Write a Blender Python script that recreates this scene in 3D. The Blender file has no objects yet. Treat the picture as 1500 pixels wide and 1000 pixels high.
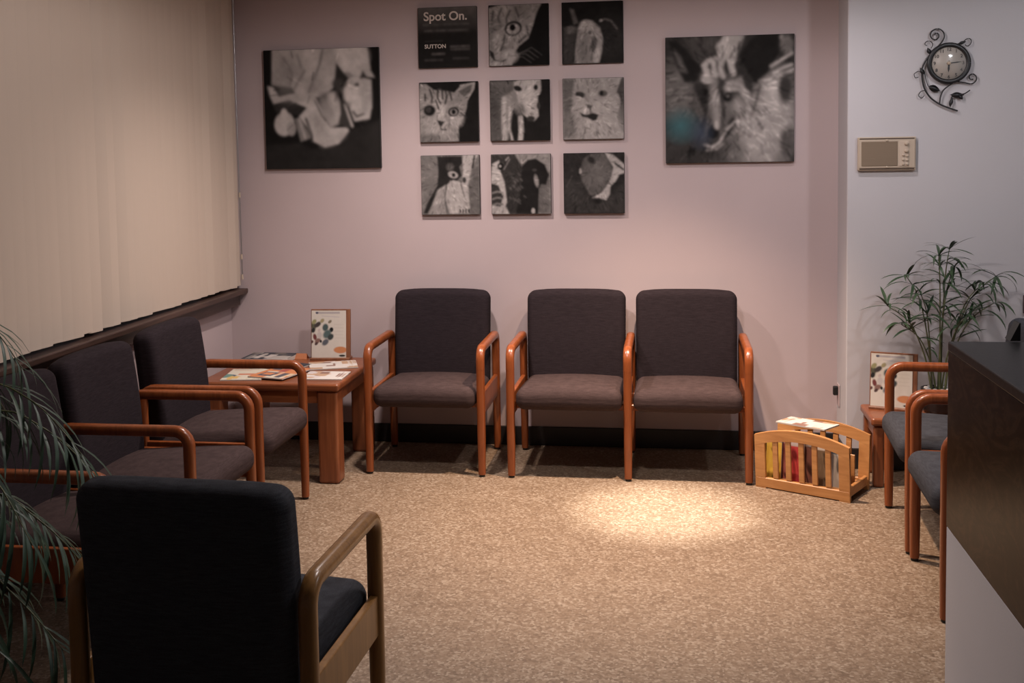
import bpy, bmesh, math, random
import numpy as np
from mathutils import Vector, Matrix
random.seed(7); rng = np.random.default_rng(7)
S = bpy.context.scene; COL = S.collection; PI = math.pi

# ------------------------------------------------------------------ camera
F_PX, CAM = 1624.0, Vector((0.0, -5.991, 1.614))
YAW, PITCH, ROLL = 0.15734, 0.06991, -0.01686      # photo is cropped: optical centre lies at pixel (718.4, 337.2)
fw = Vector((-math.sin(YAW)*math.cos(PITCH), math.cos(YAW)*math.cos(PITCH), -math.sin(PITCH)))
r0 = fw.cross(Vector((0, 0, 1))).normalized(); u0 = r0.cross(fw)
cr, sr = math.cos(ROLL), math.sin(ROLL)
cr_r = r0*cr + u0*sr; cr_u = u0*cr - r0*sr
cam_d = bpy.data.cameras.new('camera'); cam = bpy.data.objects.new('camera', cam_d); COL.objects.link(cam)
cam_d.sensor_width = 36; cam_d.lens = F_PX*36/1500; cam_d.clip_start = 0.05
cam_d.shift_x = (750-718.4)/1500; cam_d.shift_y = (337.2-500)/1500
M = Matrix((cr_r, cr_u, -fw)).transposed().to_4x4(); M.translation = CAM; cam.matrix_world = M
S.camera = cam

# ------------------------------------------------------------------ world, exposure
w = bpy.data.worlds.new('night'); S.world = w; w.use_nodes = True
w.node_tree.nodes['Background'].inputs[0].default_value = (0.05, 0.05, 0.055, 1)
w.node_tree.nodes['Background'].inputs[1].default_value = 0.9
S.view_settings.view_transform = 'Standard'; S.view_settings.look = 'None'
S.view_settings.gamma = 1; S.view_settings.use_curve_mapping = False
S.view_settings.exposure = 0.0
CEIL = 2.70
# recessed ceiling lamps: x, y, watts, cone degrees, blend, colour, radius
LAMPS = [(-0.02, -1.06, 92, 22, 1.0, (1.0, 0.93, 0.83), 0.03),
         (-1.15, -1.05, 24, 130, 1.0, (1.0, 0.85, 0.79), 0.07),
         (0.60, -1.05, 6.0, 140, 1.0, (1.0, 0.90, 0.92), 0.07),
         (-0.35, -2.25, 11.8, 178, 0.24, (1.0, 0.89, 0.87), 0.09),
         (1.9, -2.3, 7, 178, 0.2, (0.95, 0.96, 1.0), 0.09)]  # last lamp: unseen cool fill, added to lift the right side
SPILL = (48, 80, 1.0, (1.0, 0.72, 0.53))     # warm spill of the narrow lamp's reflector: watts, cone, blend, colour

# ------------------------------------------------------------------ materials
def mat(name, col, rough=0.6, spec=0.5, metal=0.0):
    m = bpy.data.materials.new(name); m.use_nodes = True
    b = m.node_tree.nodes['Principled BSDF']
    b.inputs['Base Color'].default_value = (*col, 1); b.inputs['Roughness'].default_value = rough
    b.inputs['Metallic'].default_value = metal; b.inputs['Specular IOR Level'].default_value = spec
    return m
def nodes(m): return m.node_tree.nodes, m.node_tree.links, m.node_tree.nodes['Principled BSDF']
def coords(n, l, scale=(1, 1, 1), rot=(0, 0, 0), kind='Object'):
    tc = n.new('ShaderNodeTexCoord'); mp = n.new('ShaderNodeMapping')
    mp.inputs['Scale'].default_value = scale; mp.inputs['Rotation'].default_value = rot
    l.new(tc.outputs[kind], mp.inputs['Vector']); return mp.outputs['Vector']
def ramp(n, l, src, stops):
    r = n.new('ShaderNodeValToRGB'); e = r.color_ramp.elements
    while len(e) < len(stops): e.new(0.5)
    for i, (p, c) in enumerate(stops): e[i].position = p; e[i].color = (*c, 1)
    l.new(src, r.inputs['Fac']); return r.outputs['Color']
def noise(n, l, vec, scale, detail=4, rough=0.55, dist=0.0):
    t = n.new('ShaderNodeTexNoise'); t.inputs['Scale'].default_value = scale; t.inputs['Detail'].default_value = detail
    t.inputs['Roughness'].default_value = rough; t.inputs['Distortion'].default_value = dist
    l.new(vec, t.inputs['Vector']); return t.outputs['Fac']
def bump(n, l, b, src, strength=0.2, dist=0.002):
    k = n.new('ShaderNodeBump'); k.inputs['Strength'].default_value = strength; k.inputs['Distance'].default_value = dist
    l.new(src, k.inputs['Height']); l.new(k.outputs['Normal'], b.inputs['Normal'])

def wood(name, dark, light, rough=0.35, stretch=(30, 30, 2.2), dist=1.2):
    m = mat(name, light, rough); n, l, b = nodes(m)
    v = coords(n, l, stretch); f = noise(n, l, v, 1.0, 6, 0.6, dist)
    mid = tuple((a+c)/2 for a, c in zip(dark, light))
    l.new(ramp(n, l, f, [(0.30, dark), (0.5, mid), (0.68, light)]), b.inputs['Base Color'])
    bump(n, l, b, f, 0.08, 0.001); return m
def plaster(name, col, rough=0.75):
    m = mat(name, col, rough, 0.3); n, l, b = nodes(m); v = coords(n, l)
    f = noise(n, l, v, 1.3, 3); d = tuple(c*0.95 for c in col)
    l.new(ramp(n, l, f, [(0.35, d), (0.65, col)]), b.inputs['Base Color'])
    bump(n, l, b, noise(n, l, v, 160, 3), 0.12, 0.002); return m

WALL = plaster('lilac_wall_paint', (0.53, 0.435, 0.44))
WALL_L = plaster('lilac_wall_paint_left', (0.53, 0.435, 0.44))
WALL_C = plaster('cool_grey_wall_paint', (0.57, 0.555, 0.58))
CEILM = plaster('ceiling_paint', (0.55, 0.53, 0.51))
BASE = mat('black_vinyl_base', (0.018, 0.015, 0.015), 0.45)
W_CHAIR = wood('oak_chair_wood', (0.17, 0.042, 0.012), (0.30, 0.083, 0.024), 0.28)
W_TABLE = wood('cherry_table_wood', (0.16, 0.045, 0.018), (0.29, 0.095, 0.036), 0.3, (2.2, 26, 26))
W_RACK = wood('pine_rack_wood', (0.42, 0.185, 0.06), (0.60, 0.30, 0.11), 0.4, (3, 26, 26))
W_SILL = wood('dark_sill_wood', (0.03, 0.016, 0.012), (0.075, 0.04, 0.03), 0.4, (30, 2.5, 30))
BLACK = mat('black_metal', (0.012, 0.012, 0.014), 0.4)
PLASTIC_B = mat('black_plastic', (0.01, 0.01, 0.01), 0.45)
STEEL = mat('brushed_steel', (0.5, 0.5, 0.5), 0.3, metal=1)
CANVAS_SIDE = mat('canvas_edge', (0.03, 0.028, 0.028), 0.8)
WHITE = mat('white_ink', (0.62, 0.55, 0.50), 0.6)
PAPER = mat('paper_pages', (0.55, 0.50, 0.45), 0.8)
CREAM = mat('cream_plastic', (0.50, 0.41, 0.32), 0.5)

def fabric_mat(name, col):
    m = mat(name, col, 0.95, 0.08); n, l, b = nodes(m)
    v = coords(n, l)
    a = noise(n, l, coords(n, l, (25, 25, 240)), 1.0, 2); c = noise(n, l, v, 420, 2)
    mx = n.new('ShaderNodeMath'); mx.operation = 'ADD'; l.new(a, mx.inputs[0]); l.new(c, mx.inputs[1])
    d = tuple(x*0.72 for x in col); e = tuple(x*1.3 for x in col)
    l.new(ramp(n, l, mx.outputs[0], [(0.35, d), (0.65, e)]), b.inputs['Base Color'])
    mh = n.new('ShaderNodeMath'); mh.operation = 'MULTIPLY'; mh.inputs[1].default_value = 0.5; l.new(mx.outputs[0], mh.inputs[0])
    r_ = [x for x in n if x.type == 'VALTORGB'][0]; l.new(mh.outputs[0], r_.inputs['Fac'])
    bump(n, l, b, mh.outputs[0], 0.35, 0.002)
    return m
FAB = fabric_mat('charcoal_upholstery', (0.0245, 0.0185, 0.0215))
FAB_SEAT_LIT = fabric_mat('lit_seat_upholstery', (0.056, 0.038, 0.037))  # lighter, browner copy for seats: warm overhead light put into the colour
FAB_COOL = fabric_mat('blue_charcoal_upholstery', (0.046, 0.048, 0.056))

# speckled floor
FLOOR = mat('speckled_floor', (0.4, 0.3, 0.2), 0.55, 0.4); n, l, b = nodes(FLOOR)
v = coords(n, l)
vo = n.new('ShaderNodeTexVoronoi'); vo.inputs['Scale'].default_value = 112; l.new(v, vo.inputs['Vector'])
sx = n.new('ShaderNodeSeparateColor'); l.new(vo.outputs['Color'], sx.inputs[0])
c1 = ramp(n, l, sx.outputs[0], [(0.0, (0.148, 0.098, 0.061)), (0.35, (0.205, 0.141, 0.091)), (0.72, (0.248, 0.181, 0.123)), (1.0, (0.347, 0.278, 0.208))])
f2 = noise(n, l, v, 7, 4)
c2 = ramp(n, l, f2, [(0.3, (0.86, 0.84, 0.82)), (0.7, (1.0, 1.0, 1.0))])
mx = n.new('ShaderNodeMix'); mx.data_type = 'RGBA'; mx.blend_type = 'MULTIPLY'; mx.inputs[0].default_value = 1
l.new(c1, mx.inputs[6]); l.new(c2, mx.inputs[7]); l.new(mx.outputs[2], b.inputs['Base Color'])
bump(n, l, b, sx.outputs[1], 0.15, 0.002)

# blind fabric
BLIND = mat('beige_blind_vane', (0.53, 0.44, 0.365), 0.7, 0.3); n, l, b = nodes(BLIND)
bump(n, l, b, noise(n, l, coords(n, l, (200, 200, 6)), 1.0, 3), 0.12, 0.001)
# counter
C_TOP = mat('grey_counter_laminate', (0.075, 0.073, 0.075), 0.38, 0.35); n, l, b = nodes(C_TOP)
f = noise(n, l, coords(n, l), 60, 4); l.new(ramp(n, l, f, [(0.35, (0.006, 0.006, 0.006)), (0.65, (0.015, 0.0145, 0.015))]), b.inputs['Base Color'])
C_SIDE = mat('dark_burl_laminate', (0.03, 0.02, 0.015), 0.30, 0.28); n, l, b = nodes(C_SIDE)
f = noise(n, l, coords(n, l, (3, 2.0, 5)), 2.2, 8, 0.62, 3.0)
l.new(ramp(n, l, f, [(0.32, (0.006, 0.004, 0.004)), (0.5, (0.014, 0.009, 0.007)), (0.60, (0.034, 0.021, 0.014)), (0.68, (0.010, 0.007, 0.005))]), b.inputs['Base Color'])
nodes(C_SIDE)[2].inputs['IOR'].default_value = 1.16; nodes(C_TOP)[2].inputs['IOR'].default_value = 1.25
C_LOW = plaster('pale_grey_counter_base', (0.57, 0.58, 0.62))
# leaves
def leaf_mat(name, a, c):
    m = mat(name, c, 0.45, 0.4); n, l, b = nodes(m)
    f = noise(n, l, coords(n, l, (6, 6, 6)), 3, 3); l.new(ramp(n, l, f, [(0.3, a), (0.7, c)]), b.inputs['Base Color']); return m
LEAF_D = leaf_mat('dark_palm_leaf', (0.015, 0.035, 0.016), (0.045, 0.085, 0.038))
LEAF_G = leaf_mat('palm_frond_green', (0.018, 0.045, 0.028), (0.05, 0.10, 0.06))
STEM = leaf_mat('green_cane', (0.07, 0.085, 0.035), (0.15, 0.16, 0.075))
POT = mat('black_glazed_pot', (0.012, 0.012, 0.013), 0.3)
POT_T = mat('terracotta_pot', (0.12, 0.05, 0.03), 0.6)
SOIL = mat('potting_soil', (0.02, 0.014, 0.01), 0.95)
PEB = mat('white_pebble', (0.55, 0.53, 0.52), 0.5)
PRINT = mat('printed_ink', (0.5, 0.5, 0.5), 0.75, 0.06); n, l, b = nodes(PRINT)
at_ = n.new('ShaderNodeAttribute'); at_.attribute_name = 'ink'; l.new(at_.outputs['Color'], b.inputs['Base Color'])

# ------------------------------------------------------------------ mesh helpers
def mesh_of(name, verts, faces, smooth=False):
    me = bpy.data.meshes.new(name); me.from_pydata([tuple(p) for p in verts], [], faces)
    if smooth: me.polygons.foreach_set('use_smooth', [True]*len(me.polygons))
    me.update(); return me
def obj(name, me, m, parent=None, loc=None, rot=None):
    if m is not None:
        if len(me.materials) == 0: me.materials.append(m)
    o = bpy.data.objects.new(name, me); COL.objects.link(o)
    if parent is not None: o.parent = parent
    if loc: o.location = loc
    if rot: o.rotation_euler = rot
    return o
def tag(o, label, cat, group=None):
    o['label'] = label; o['category'] = cat
    if group: o['group'] = group
    return o
def thing(name, label, cat, loc=(0, 0, 0), rz=0.0, group=None):
    o = bpy.data.objects.new(name, None); COL.objects.link(o); o.empty_display_size = 0.1
    o.location = loc; o.rotation_euler = (0, 0, rz); return tag(o, label, cat, group)
def struct(name, me, m, parent=None):
    o = obj(name, me, m, parent)
    if parent is None: o['kind'] = 'structure'
    return o
def kids(o): return [c for c in bpy.data.objects if c.parent == o]
def dup(root, loc, rz, label, group=None):
    def cp(o, par):
        c = o.copy(); COL.objects.link(c)
        if par is not None: c.parent = par
        for k in kids(o):
            if k is not c: cp(k, c)
        return c
    c = cp(root, None); c.location = loc; c.rotation_euler = (0, 0, rz); c['label'] = label
    if group: c['group'] = group
    return c
def bm_mesh(bm, name, smooth=False):
    me = bpy.data.meshes.new(name); bm.to_mesh(me); bm.free()
    if smooth: me.polygons.foreach_set('use_smooth', [True]*len(me.polygons))
    return me
def box(x0, x1, y0, y1, z0, z1, bev=0.0, seg=2, name='box'):
    bm = bmesh.new(); bmesh.ops.create_cube(bm, size=1)
    for p in bm.verts: p.co = ((x0+x1)/2+p.co.x*(x1-x0), (y0+y1)/2+p.co.y*(y1-y0), (z0+z1)/2+p.co.z*(z1-z0))
    if bev > 0: bmesh.ops.bevel(bm, geom=bm.edges[:], offset=bev, segments=seg, affect='EDGES', profile=0.5)
    return bm_mesh(bm, name)
def rbox(hx, hy, hz, r, fn=None, inner=5, arc=4, name='cushion'):
    def samples(h):
        i = h-r; a = list(np.linspace(-i, i, inner+1)); t = [i+(r*math.tan(PI/4*(k+1)/arc)) for k in range(arc)]
        return [-q for q in reversed(t)]+a+t
    sx_, sy_, sz_ = samples(hx), samples(hy), samples(hz)
    vd, vs, fs = {}, [], []
    H = (hx, hy, hz)
    def vert(p):
        k = tuple(round(c, 6) for c in p)
        if k not in vd:
            q = [max(-(H[i]-r), min(H[i]-r, p[i])) for i in range(3)]
            d = Vector([p[i]-q[i] for i in range(3)])
            if d.length > 0: d = d.normalized()*r
            c = Vector(q)+d
            if fn: c = Vector(fn(c.x, c.y, c.z))
            vd[k] = len(vs); vs.append(c)
        return vd[k]
    def face(A, B, mk, flip):
        for i in range(len(A)-1):
            for j in range(len(B)-1):
                f = [vert(mk(A[i], B[j])), vert(mk(A[i+1], B[j])), vert(mk(A[i+1], B[j+1])), vert(mk(A[i], B[j+1]))]
                fs.append(f[::-1] if flip else f)
    for s in (-1, 1):
        face(sx_, sy_, lambda a, b_: (a, b_, s*hz), s < 0)
        face(sy_, sz_, lambda a, b_: (s*hx, a, b_), s < 0)
        face(sx_, sz_, lambda a, b_: (a, s*hy, b_), s > 0)
    return mesh_of(name, vs, fs, True)
def sweep(path, a, b=None, up=(1, 0, 0), sides=12, power=2.6, caps=True, name='sweep', scale=None):
    """tube along path; a = half size along `up`, b = half size across; superellipse section"""
    b = b or a; P = [Vector(p) for p in path]; vs, fs = [], []; U = Vector(up)
    for i, p in enumerate(P):
        t = (P[min(i+1, len(P)-1)]-P[max(i-1, 0)]).normalized()
        x = (U-t*U.dot(t))
        x = x.normalized() if x.length > 1e-4 else t.orthogonal().normalized()
        y = t.cross(x); k = scale[i] if scale else 1
        for s in range(sides):
            th = 2*PI*s/sides; c, d = math.cos(th), math.sin(th)
            e = 2/power
            vs.append(p+x*(math.copysign(abs(c)**e, c)*a*k)+y*(math.copysign(abs(d)**e, d)*b*k))
    for i in range(len(P)-1):
        for s in range(sides):
            s2 = (s+1) % sides; fs.append([i*sides+s, i*sides+s2, (i+1)*sides+s2, (i+1)*sides+s])
    if caps:
        k = len(vs); vs += [v_.copy() for v_ in vs[:sides]]+[v_.copy() for v_ in vs[k-sides:k]]
        fs.append([k+s for s in range(sides)][::-1]); fs.append([k+sides+s for s in range(sides)])
    me = mesh_of(name, vs, fs, True)
    if caps:
        for p in me.polygons[-2:]: p.use_smooth = False
    return me
def smooth_path(pts, n=6):
    P = [Vector(p) for p in pts]; out = []
    for i in range(len(P)-1):
        p0, p1, p2, p3 = P[max(i-1, 0)], P[i], P[i+1], P[min(i+2, len(P)-1)]
        for k in range(n):
            t = k/n
            out.append(0.5*((2*p1)+(p2-p0)*t+(2*p0-5*p1+4*p2-p3)*t*t+(3*p1-p0-3*p2+p3)*t**3))
    out.append(P[-1]); return out
def lathe(prof, n=24, name='lathe', smooth=True):
    vs, fs = [], []
    for r, z in prof:
        for k in range(n): vs.append((r*math.cos(2*PI*k/n), r*math.sin(2*PI*k/n), z))
    for i in range(len(prof)-1):
        for k in range(n):
            k2 = (k+1) % n; fs.append([i*n+k, i*n+k2, (i+1)*n+k2, (i+1)*n+k])
    return mesh_of(name, vs, fs, smooth)
def prism(outline, y0, y1, name='prism'):
    """outline in XZ, extruded along Y"""
    k = len(outline); vs = [(x, y0, z) for x, z in outline]+[(x, y1, z) for x, z in outline]
    fs = [list(range(k)), [k+i for i in range(k)][::-1]]
    for i in range(k): fs.append([i, k+i, k+(i+1) % k, (i+1) % k])
    me = mesh_of(name, vs, fs); bm = bmesh.new(); bm.from_mesh(me); bmesh.ops.recalc_face_normals(bm, faces=bm.faces); bm.to_mesh(me); bm.free()
    return me
def text_mesh(s, size, extrude=0.0004, name='lettering', align='CENTER', bold=0.0):
    c = bpy.data.curves.new('t', 'FONT'); c.body = s; c.size = size; c.extrude = extrude; c.offset = bold
    c.align_x = align; c.align_y = 'CENTER'
    o = bpy.data.objects.new('t', c); COL.objects.link(o)
    dg = bpy.context.evaluated_depsgraph_get(); me = bpy.data.meshes.new_from_object(o.evaluated_get(dg)); me.name = name
    bpy.data.objects.remove(o); me.materials.clear(); return me

# ------------------------------------------------------------------ flat prints (ink colours on a fine grid)
class Paint:
    def __init__(s, N, bg, ny=None):
        ny = ny or N
        s.N, s.ny = N, ny; s.X, s.Y = np.meshgrid((np.arange(N)+.5)/N, (np.arange(ny)+.5)/ny); bg = np.array(bg, float)
        s.A = np.ones((ny, N, 3))*(bg if bg.size == 3 else float(bg))
    def put(s, mask, v, al=1.0):
        v = np.array(v, float); v = v if v.size == 3 else np.ones(3)*float(v)
        m = (mask*al)[..., None]; s.A = s.A*(1-m)+v*m; return s
    def ell(s, cx, cy, rx, ry, v, ang=0, soft=0.15, al=1.0):
        c, d = math.cos(math.radians(ang)), math.sin(math.radians(ang))
        x, y = s.X-cx, s.Y-cy; a, b_ = (x*c+y*d)/rx, (-x*d+y*c)/ry
        r = np.sqrt(a*a+b_*b_); return s.put(np.clip((1-r)/soft+0.5, 0, 1), v, al)
    def poly(s, pts, v, soft=0.012, al=1.0):
        X, Y = s.X, s.Y; ins = np.zeros(X.shape, bool); dmin = np.full(X.shape, 9.0)
        for (x1, y1), (x2, y2) in zip(pts, pts[1:]+pts[:1]):
            ex, ey = x2-x1, y2-y1; t = np.clip(((X-x1)*ex+(Y-y1)*ey)/(ex*ex+ey*ey+1e-12), 0, 1)
            dmin = np.minimum(dmin, np.hypot(X-x1-t*ex, Y-y1-t*ey))
            if abs(ey) > 1e-9:
                c = ((y1 > Y) != (y2 > Y)) & (X < ex*(Y-y1)/ey+x1); ins ^= c
        sd = np.where(ins, dmin, -dmin); return s.put(np.clip(sd/soft+0.5, 0, 1), v, al)
    def line(s, pts, wd, v, soft=0.01, al=1.0):
        d = np.full(s.X.shape, 9.0)
        for (x1, y1), (x2, y2) in zip(pts, pts[1:]):
            ex, ey = x2-x1, y2-y1; t = np.clip(((s.X-x1)*ex+(s.Y-y1)*ey)/(ex*ex+ey*ey+1e-12), 0, 1)
            d = np.minimum(d, np.hypot(s.X-x1-t*ex, s.Y-y1-t*ey))
        return s.put(np.clip((wd/2-d)/soft+0.5, 0, 1), v, al)
    def fur(s, amt, n=5, seed=1):
        g = np.random.default_rng(seed); t = np.zeros(s.X.shape)
        for k in range(n):
            q = 6*2**k; a = g.random((q+2, q+2)); xi, yi = s.X*q, s.Y*q; x0, y0 = xi.astype(int), yi.astype(int); fx, fy = xi-x0, yi-y0
            t += (a[y0, x0]*(1-fx)*(1-fy)+a[y0, x0+1]*fx*(1-fy)+a[y0+1, x0]*(1-fx)*fy+a[y0+1, x0+1]*fx*fy-.5)
        s.A = s.A*(1+amt*t[..., None]); return s
    def blur(s, n=2):
        for _ in range(n):
            P = np.pad(s.A, ((1, 1), (1, 1), (0, 0)), 'edge'); P = (P[:-2]+2*P[1:-1]+P[2:])/4; s.A = (P[:, :-2]+2*P[:, 1:-1]+P[:, 2:])/4
        return s
    def tint(s, rgb):
        s.blur(1 if s.N < 100 else 2).fur(.16, 3, 40).hair(s.hairs).fur(.07, 6, 41).blur(1); s.A = np.clip(s.A, .003, 1)**1.12*s.gain*np.array(rgb); return s
    hairs = 260; gain = 1.22
    def hair(s, n, seed=8):
        g = np.random.default_rng(seed); L = s.A.mean(2); h, w_ = L.shape
        for _ in range(n):
            x, y = g.random(2); base = L[int(y*h), int(x*w_)]
            if base < .03: continue
            a = math.atan2(y-.35, x-.45)+g.normal()*.35; ln = .03+.05*g.random(); wd = .006+.008*g.random(); dv = g.choice([-.32, -.2, .18, .3])
            x2, y2 = x+ln*math.cos(a), y+ln*math.sin(a); r = ln+.03
            i0, i1, j0, j1 = max(0, int((min(y, y2)-.02)*h)), min(h, int((max(y, y2)+.02)*h)+1), max(0, int((min(x, x2)-.02)*w_)), min(w_, int((max(x, x2)+.02)*w_)+1)
            X, Y = s.X[i0:i1, j0:j1], s.Y[i0:i1, j0:j1]
            t = np.clip(((X-x)*(x2-x)+(Y-y)*(y2-y))/(ln*ln), 0, 1); d = np.hypot(X-x-t*(x2-x), Y-y-t*(y2-y))
            s.A[i0:i1, j0:j1] *= (1+dv*np.clip((wd-d)/.008+.3, 0, 1))[..., None]
        return s
    def mesh(s, wd, ht, name='print', bend=None):
        """plane in XZ facing -Y, centred, v down"""
        N, ny = s.N, s.ny
        xs = np.linspace(-wd/2, wd/2, N); zs = np.linspace(ht/2, -ht/2, ny); XX, ZZ = np.meshgrid(xs, zs)
        vs = np.stack([XX.ravel(), np.zeros(N*ny), ZZ.ravel()], 1)
        i = (np.arange(ny-1)[:, None]*N+np.arange(N-1)[None]).ravel()
        fs = np.stack([i, i+N, i+N+1, i+1], 1)
        me = bpy.data.meshes.new(name); me.from_pydata(vs.tolist(), [], fs.tolist()); me.update()
        at = me.color_attributes.new('ink', 'FLOAT_COLOR', 'POINT')
        c = np.concatenate([np.clip(s.A, 0.004, 0.95).reshape(-1, 3), np.ones((N*ny, 1))], 1)
        at.data.foreach_set('color', c.astype(np.float32).ravel()); return me
TONE = (1.0, 0.93, 0.90)
SM = 96
def pic_man_cat():
    p = Paint(140, 0.012); p.hairs = 30; p.gain = 1.6
    p.poly([(.08, 0), (.9, 0), (.93, .2), (.96, .25), (.84, .24), (.72, .22), (.66, .2), (.6, .33), (.5, .40), (.3, .4), (.24, .32), (.07, .29)], .36)
    p.poly([(.14, 0), (.2, .08), (.26, .2), (.23, .3), (.08, .28), (.09, .02)], .30)
    p.ell(.75, .08, .14, .12, .44, soft=.8); p.ell(.4, .12, .08, .14, .43, soft=.8)
    for L in ([(.18, .07), (.25, .2), (.23, .3)], [(.36, .18), (.3, .27), (.26, .34)], [(.52, .01), (.49, .13), (.44, .25), (.39, .36)], [(.30, .05), (.33, .15)]): p.line(L, .016, .13, .02)
    p.line([(.07, .275), (.22, .31)], .012, .18)
    p.poly([(.09, .31), (.25, .32), (.23, .38), (.13, .38)], .05)
    p.poly([(.03, .30), (.08, .31), (.13, .39), (.3, .36), (.44, .39), (.5, .5), (.53, .6), (.57, .66), (.72, .66), (.73, .69), (.64, .79), (.52, .82), (.42, .77), (.37, .65), (.30, .56), (.37, .49), (.22, .42), (.08, .45), (.05, .38)], .36)
    p.poly([(.07, .46), (.2, .43), (.36, .48), (.29, .55), (.2, .53), (.1, .52)], .03)
    p.ell(.17, .62, .085, .1, .34, 10); p.ell(.17, .54, .03, .05, .38); p.ell(.23, .66, .04, .06, .24)
    p.poly([(.26, .58), (.31, .57), (.38, .7), (.4, .74), (.31, .77)], .17); p.line([(.3, .58), (.35, .74)], .02, .3)
    p.line([(.36, .58), (.41, .72), (.41, .77)], .02, .05)
    p.poly([(.5, .38), (.62, .36), (.68, .5), (.66, .62), (.57, .66), (.5, .5)], .33, .03); p.ell(.53, .43, .055, .06, .13, 0, .8); p.ell(.55, .52, .05, .1, .25, -20, .6)
    p.line([(.44, .43), (.5, .56), (.53, .6)], .012, .07)
    p.ell(.81, .38, .115, .15, .40, -10); p.poly([(.86, .25), (.93, .27), (.93, .5), (.9, .56), (.84, .5)], .36)
    p.poly([(.635, .13), (.70, .21), (.72, .27), (.62, .31)], .07); p.ell(.66, .29, .065, .05, .10, 0, .4); p.ell(.72, .23, .05, .03, .22)
    p.ell(.675, .30, .018, .014, .015); p.ell(.80, .315, .028, .018, .13, -30, .4); p.poly([(.69, .39), (.73, .40), (.71, .425)], .1)
    p.line([(.67, .33), (.69, .39), (.69, .44)], .012, .12); p.ell(.75, .4, .05, .04, .46, 0, .6)
    p.poly([(.66, .45), (.71, .45), (.77, .64), (.72, .67), (.64, .62), (.66, .55)], .05); p.line([(.7, .47), (.76, .65)], .018, .36)
    p.poly([(.74, .5), (.82, .5), (.92, .52), (.91, .59), (.84, .6), (.78, .61)], .36); p.line([(.77, .53), (.8, .57), (.86, .55)], .02, .08)
    p.ell(.30, .20, .10, .2, .24, 20, 1.2, .5); p.ell(.62, .10, .05, .2, .26, -15, 1.2, .5); p.ell(.20, .15, .07, .16, .20, 15, 1.2, .5); p.ell(.45, .3, .06, .12, .22, 15, 1.2, .5)
    p.ell(.47, .66, .06, .12, .22, -25, 1.2, .7); p.ell(.6, .76, .1, .04, .24, -25, 1.2, .6); p.ell(.3, .41, .1, .03, .25, 0, 1.2, .6); p.ell(.87, .42, .05, .13, .22, 0, 1.2, .6)
    p.poly([(.635, .12), (.70, .21), (.74, .25), (.70, .30), (.61, .33)], .03, .015); p.ell(.655, .30, .05, .045, .06, 0, .5); p.ell(.675, .302, .014, .011, .005); p.ell(.67, .297, .004, .004, .4)
    p.poly([(.86, .19), (.90, .25), (.83, .26)], .05, .015); p.ell(.80, .31, .026, .016, .04, -30, .4); p.ell(.76, .36, .05, .05, .46, 0, 1)
    p.ell(.76, .30, .02, .05, .24, 0, 1.2, .6); p.ell(.72, .47, .03, .02, .14, 0, 1, .7); p.line([(.64, .36), (.62, .43)], .015, .08, .03); p.ell(.58, .41, .03, .05, .40, 0, 1, .6)
    p.poly([(.0, .8), (.3, .78), (.4, .83), (.52, .84), (.66, .8), (.74, .68), (1, .6), (1, 1), (0, 1)], .026, .03, .7)
    return p.fur(.07).tint(TONE)
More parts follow.
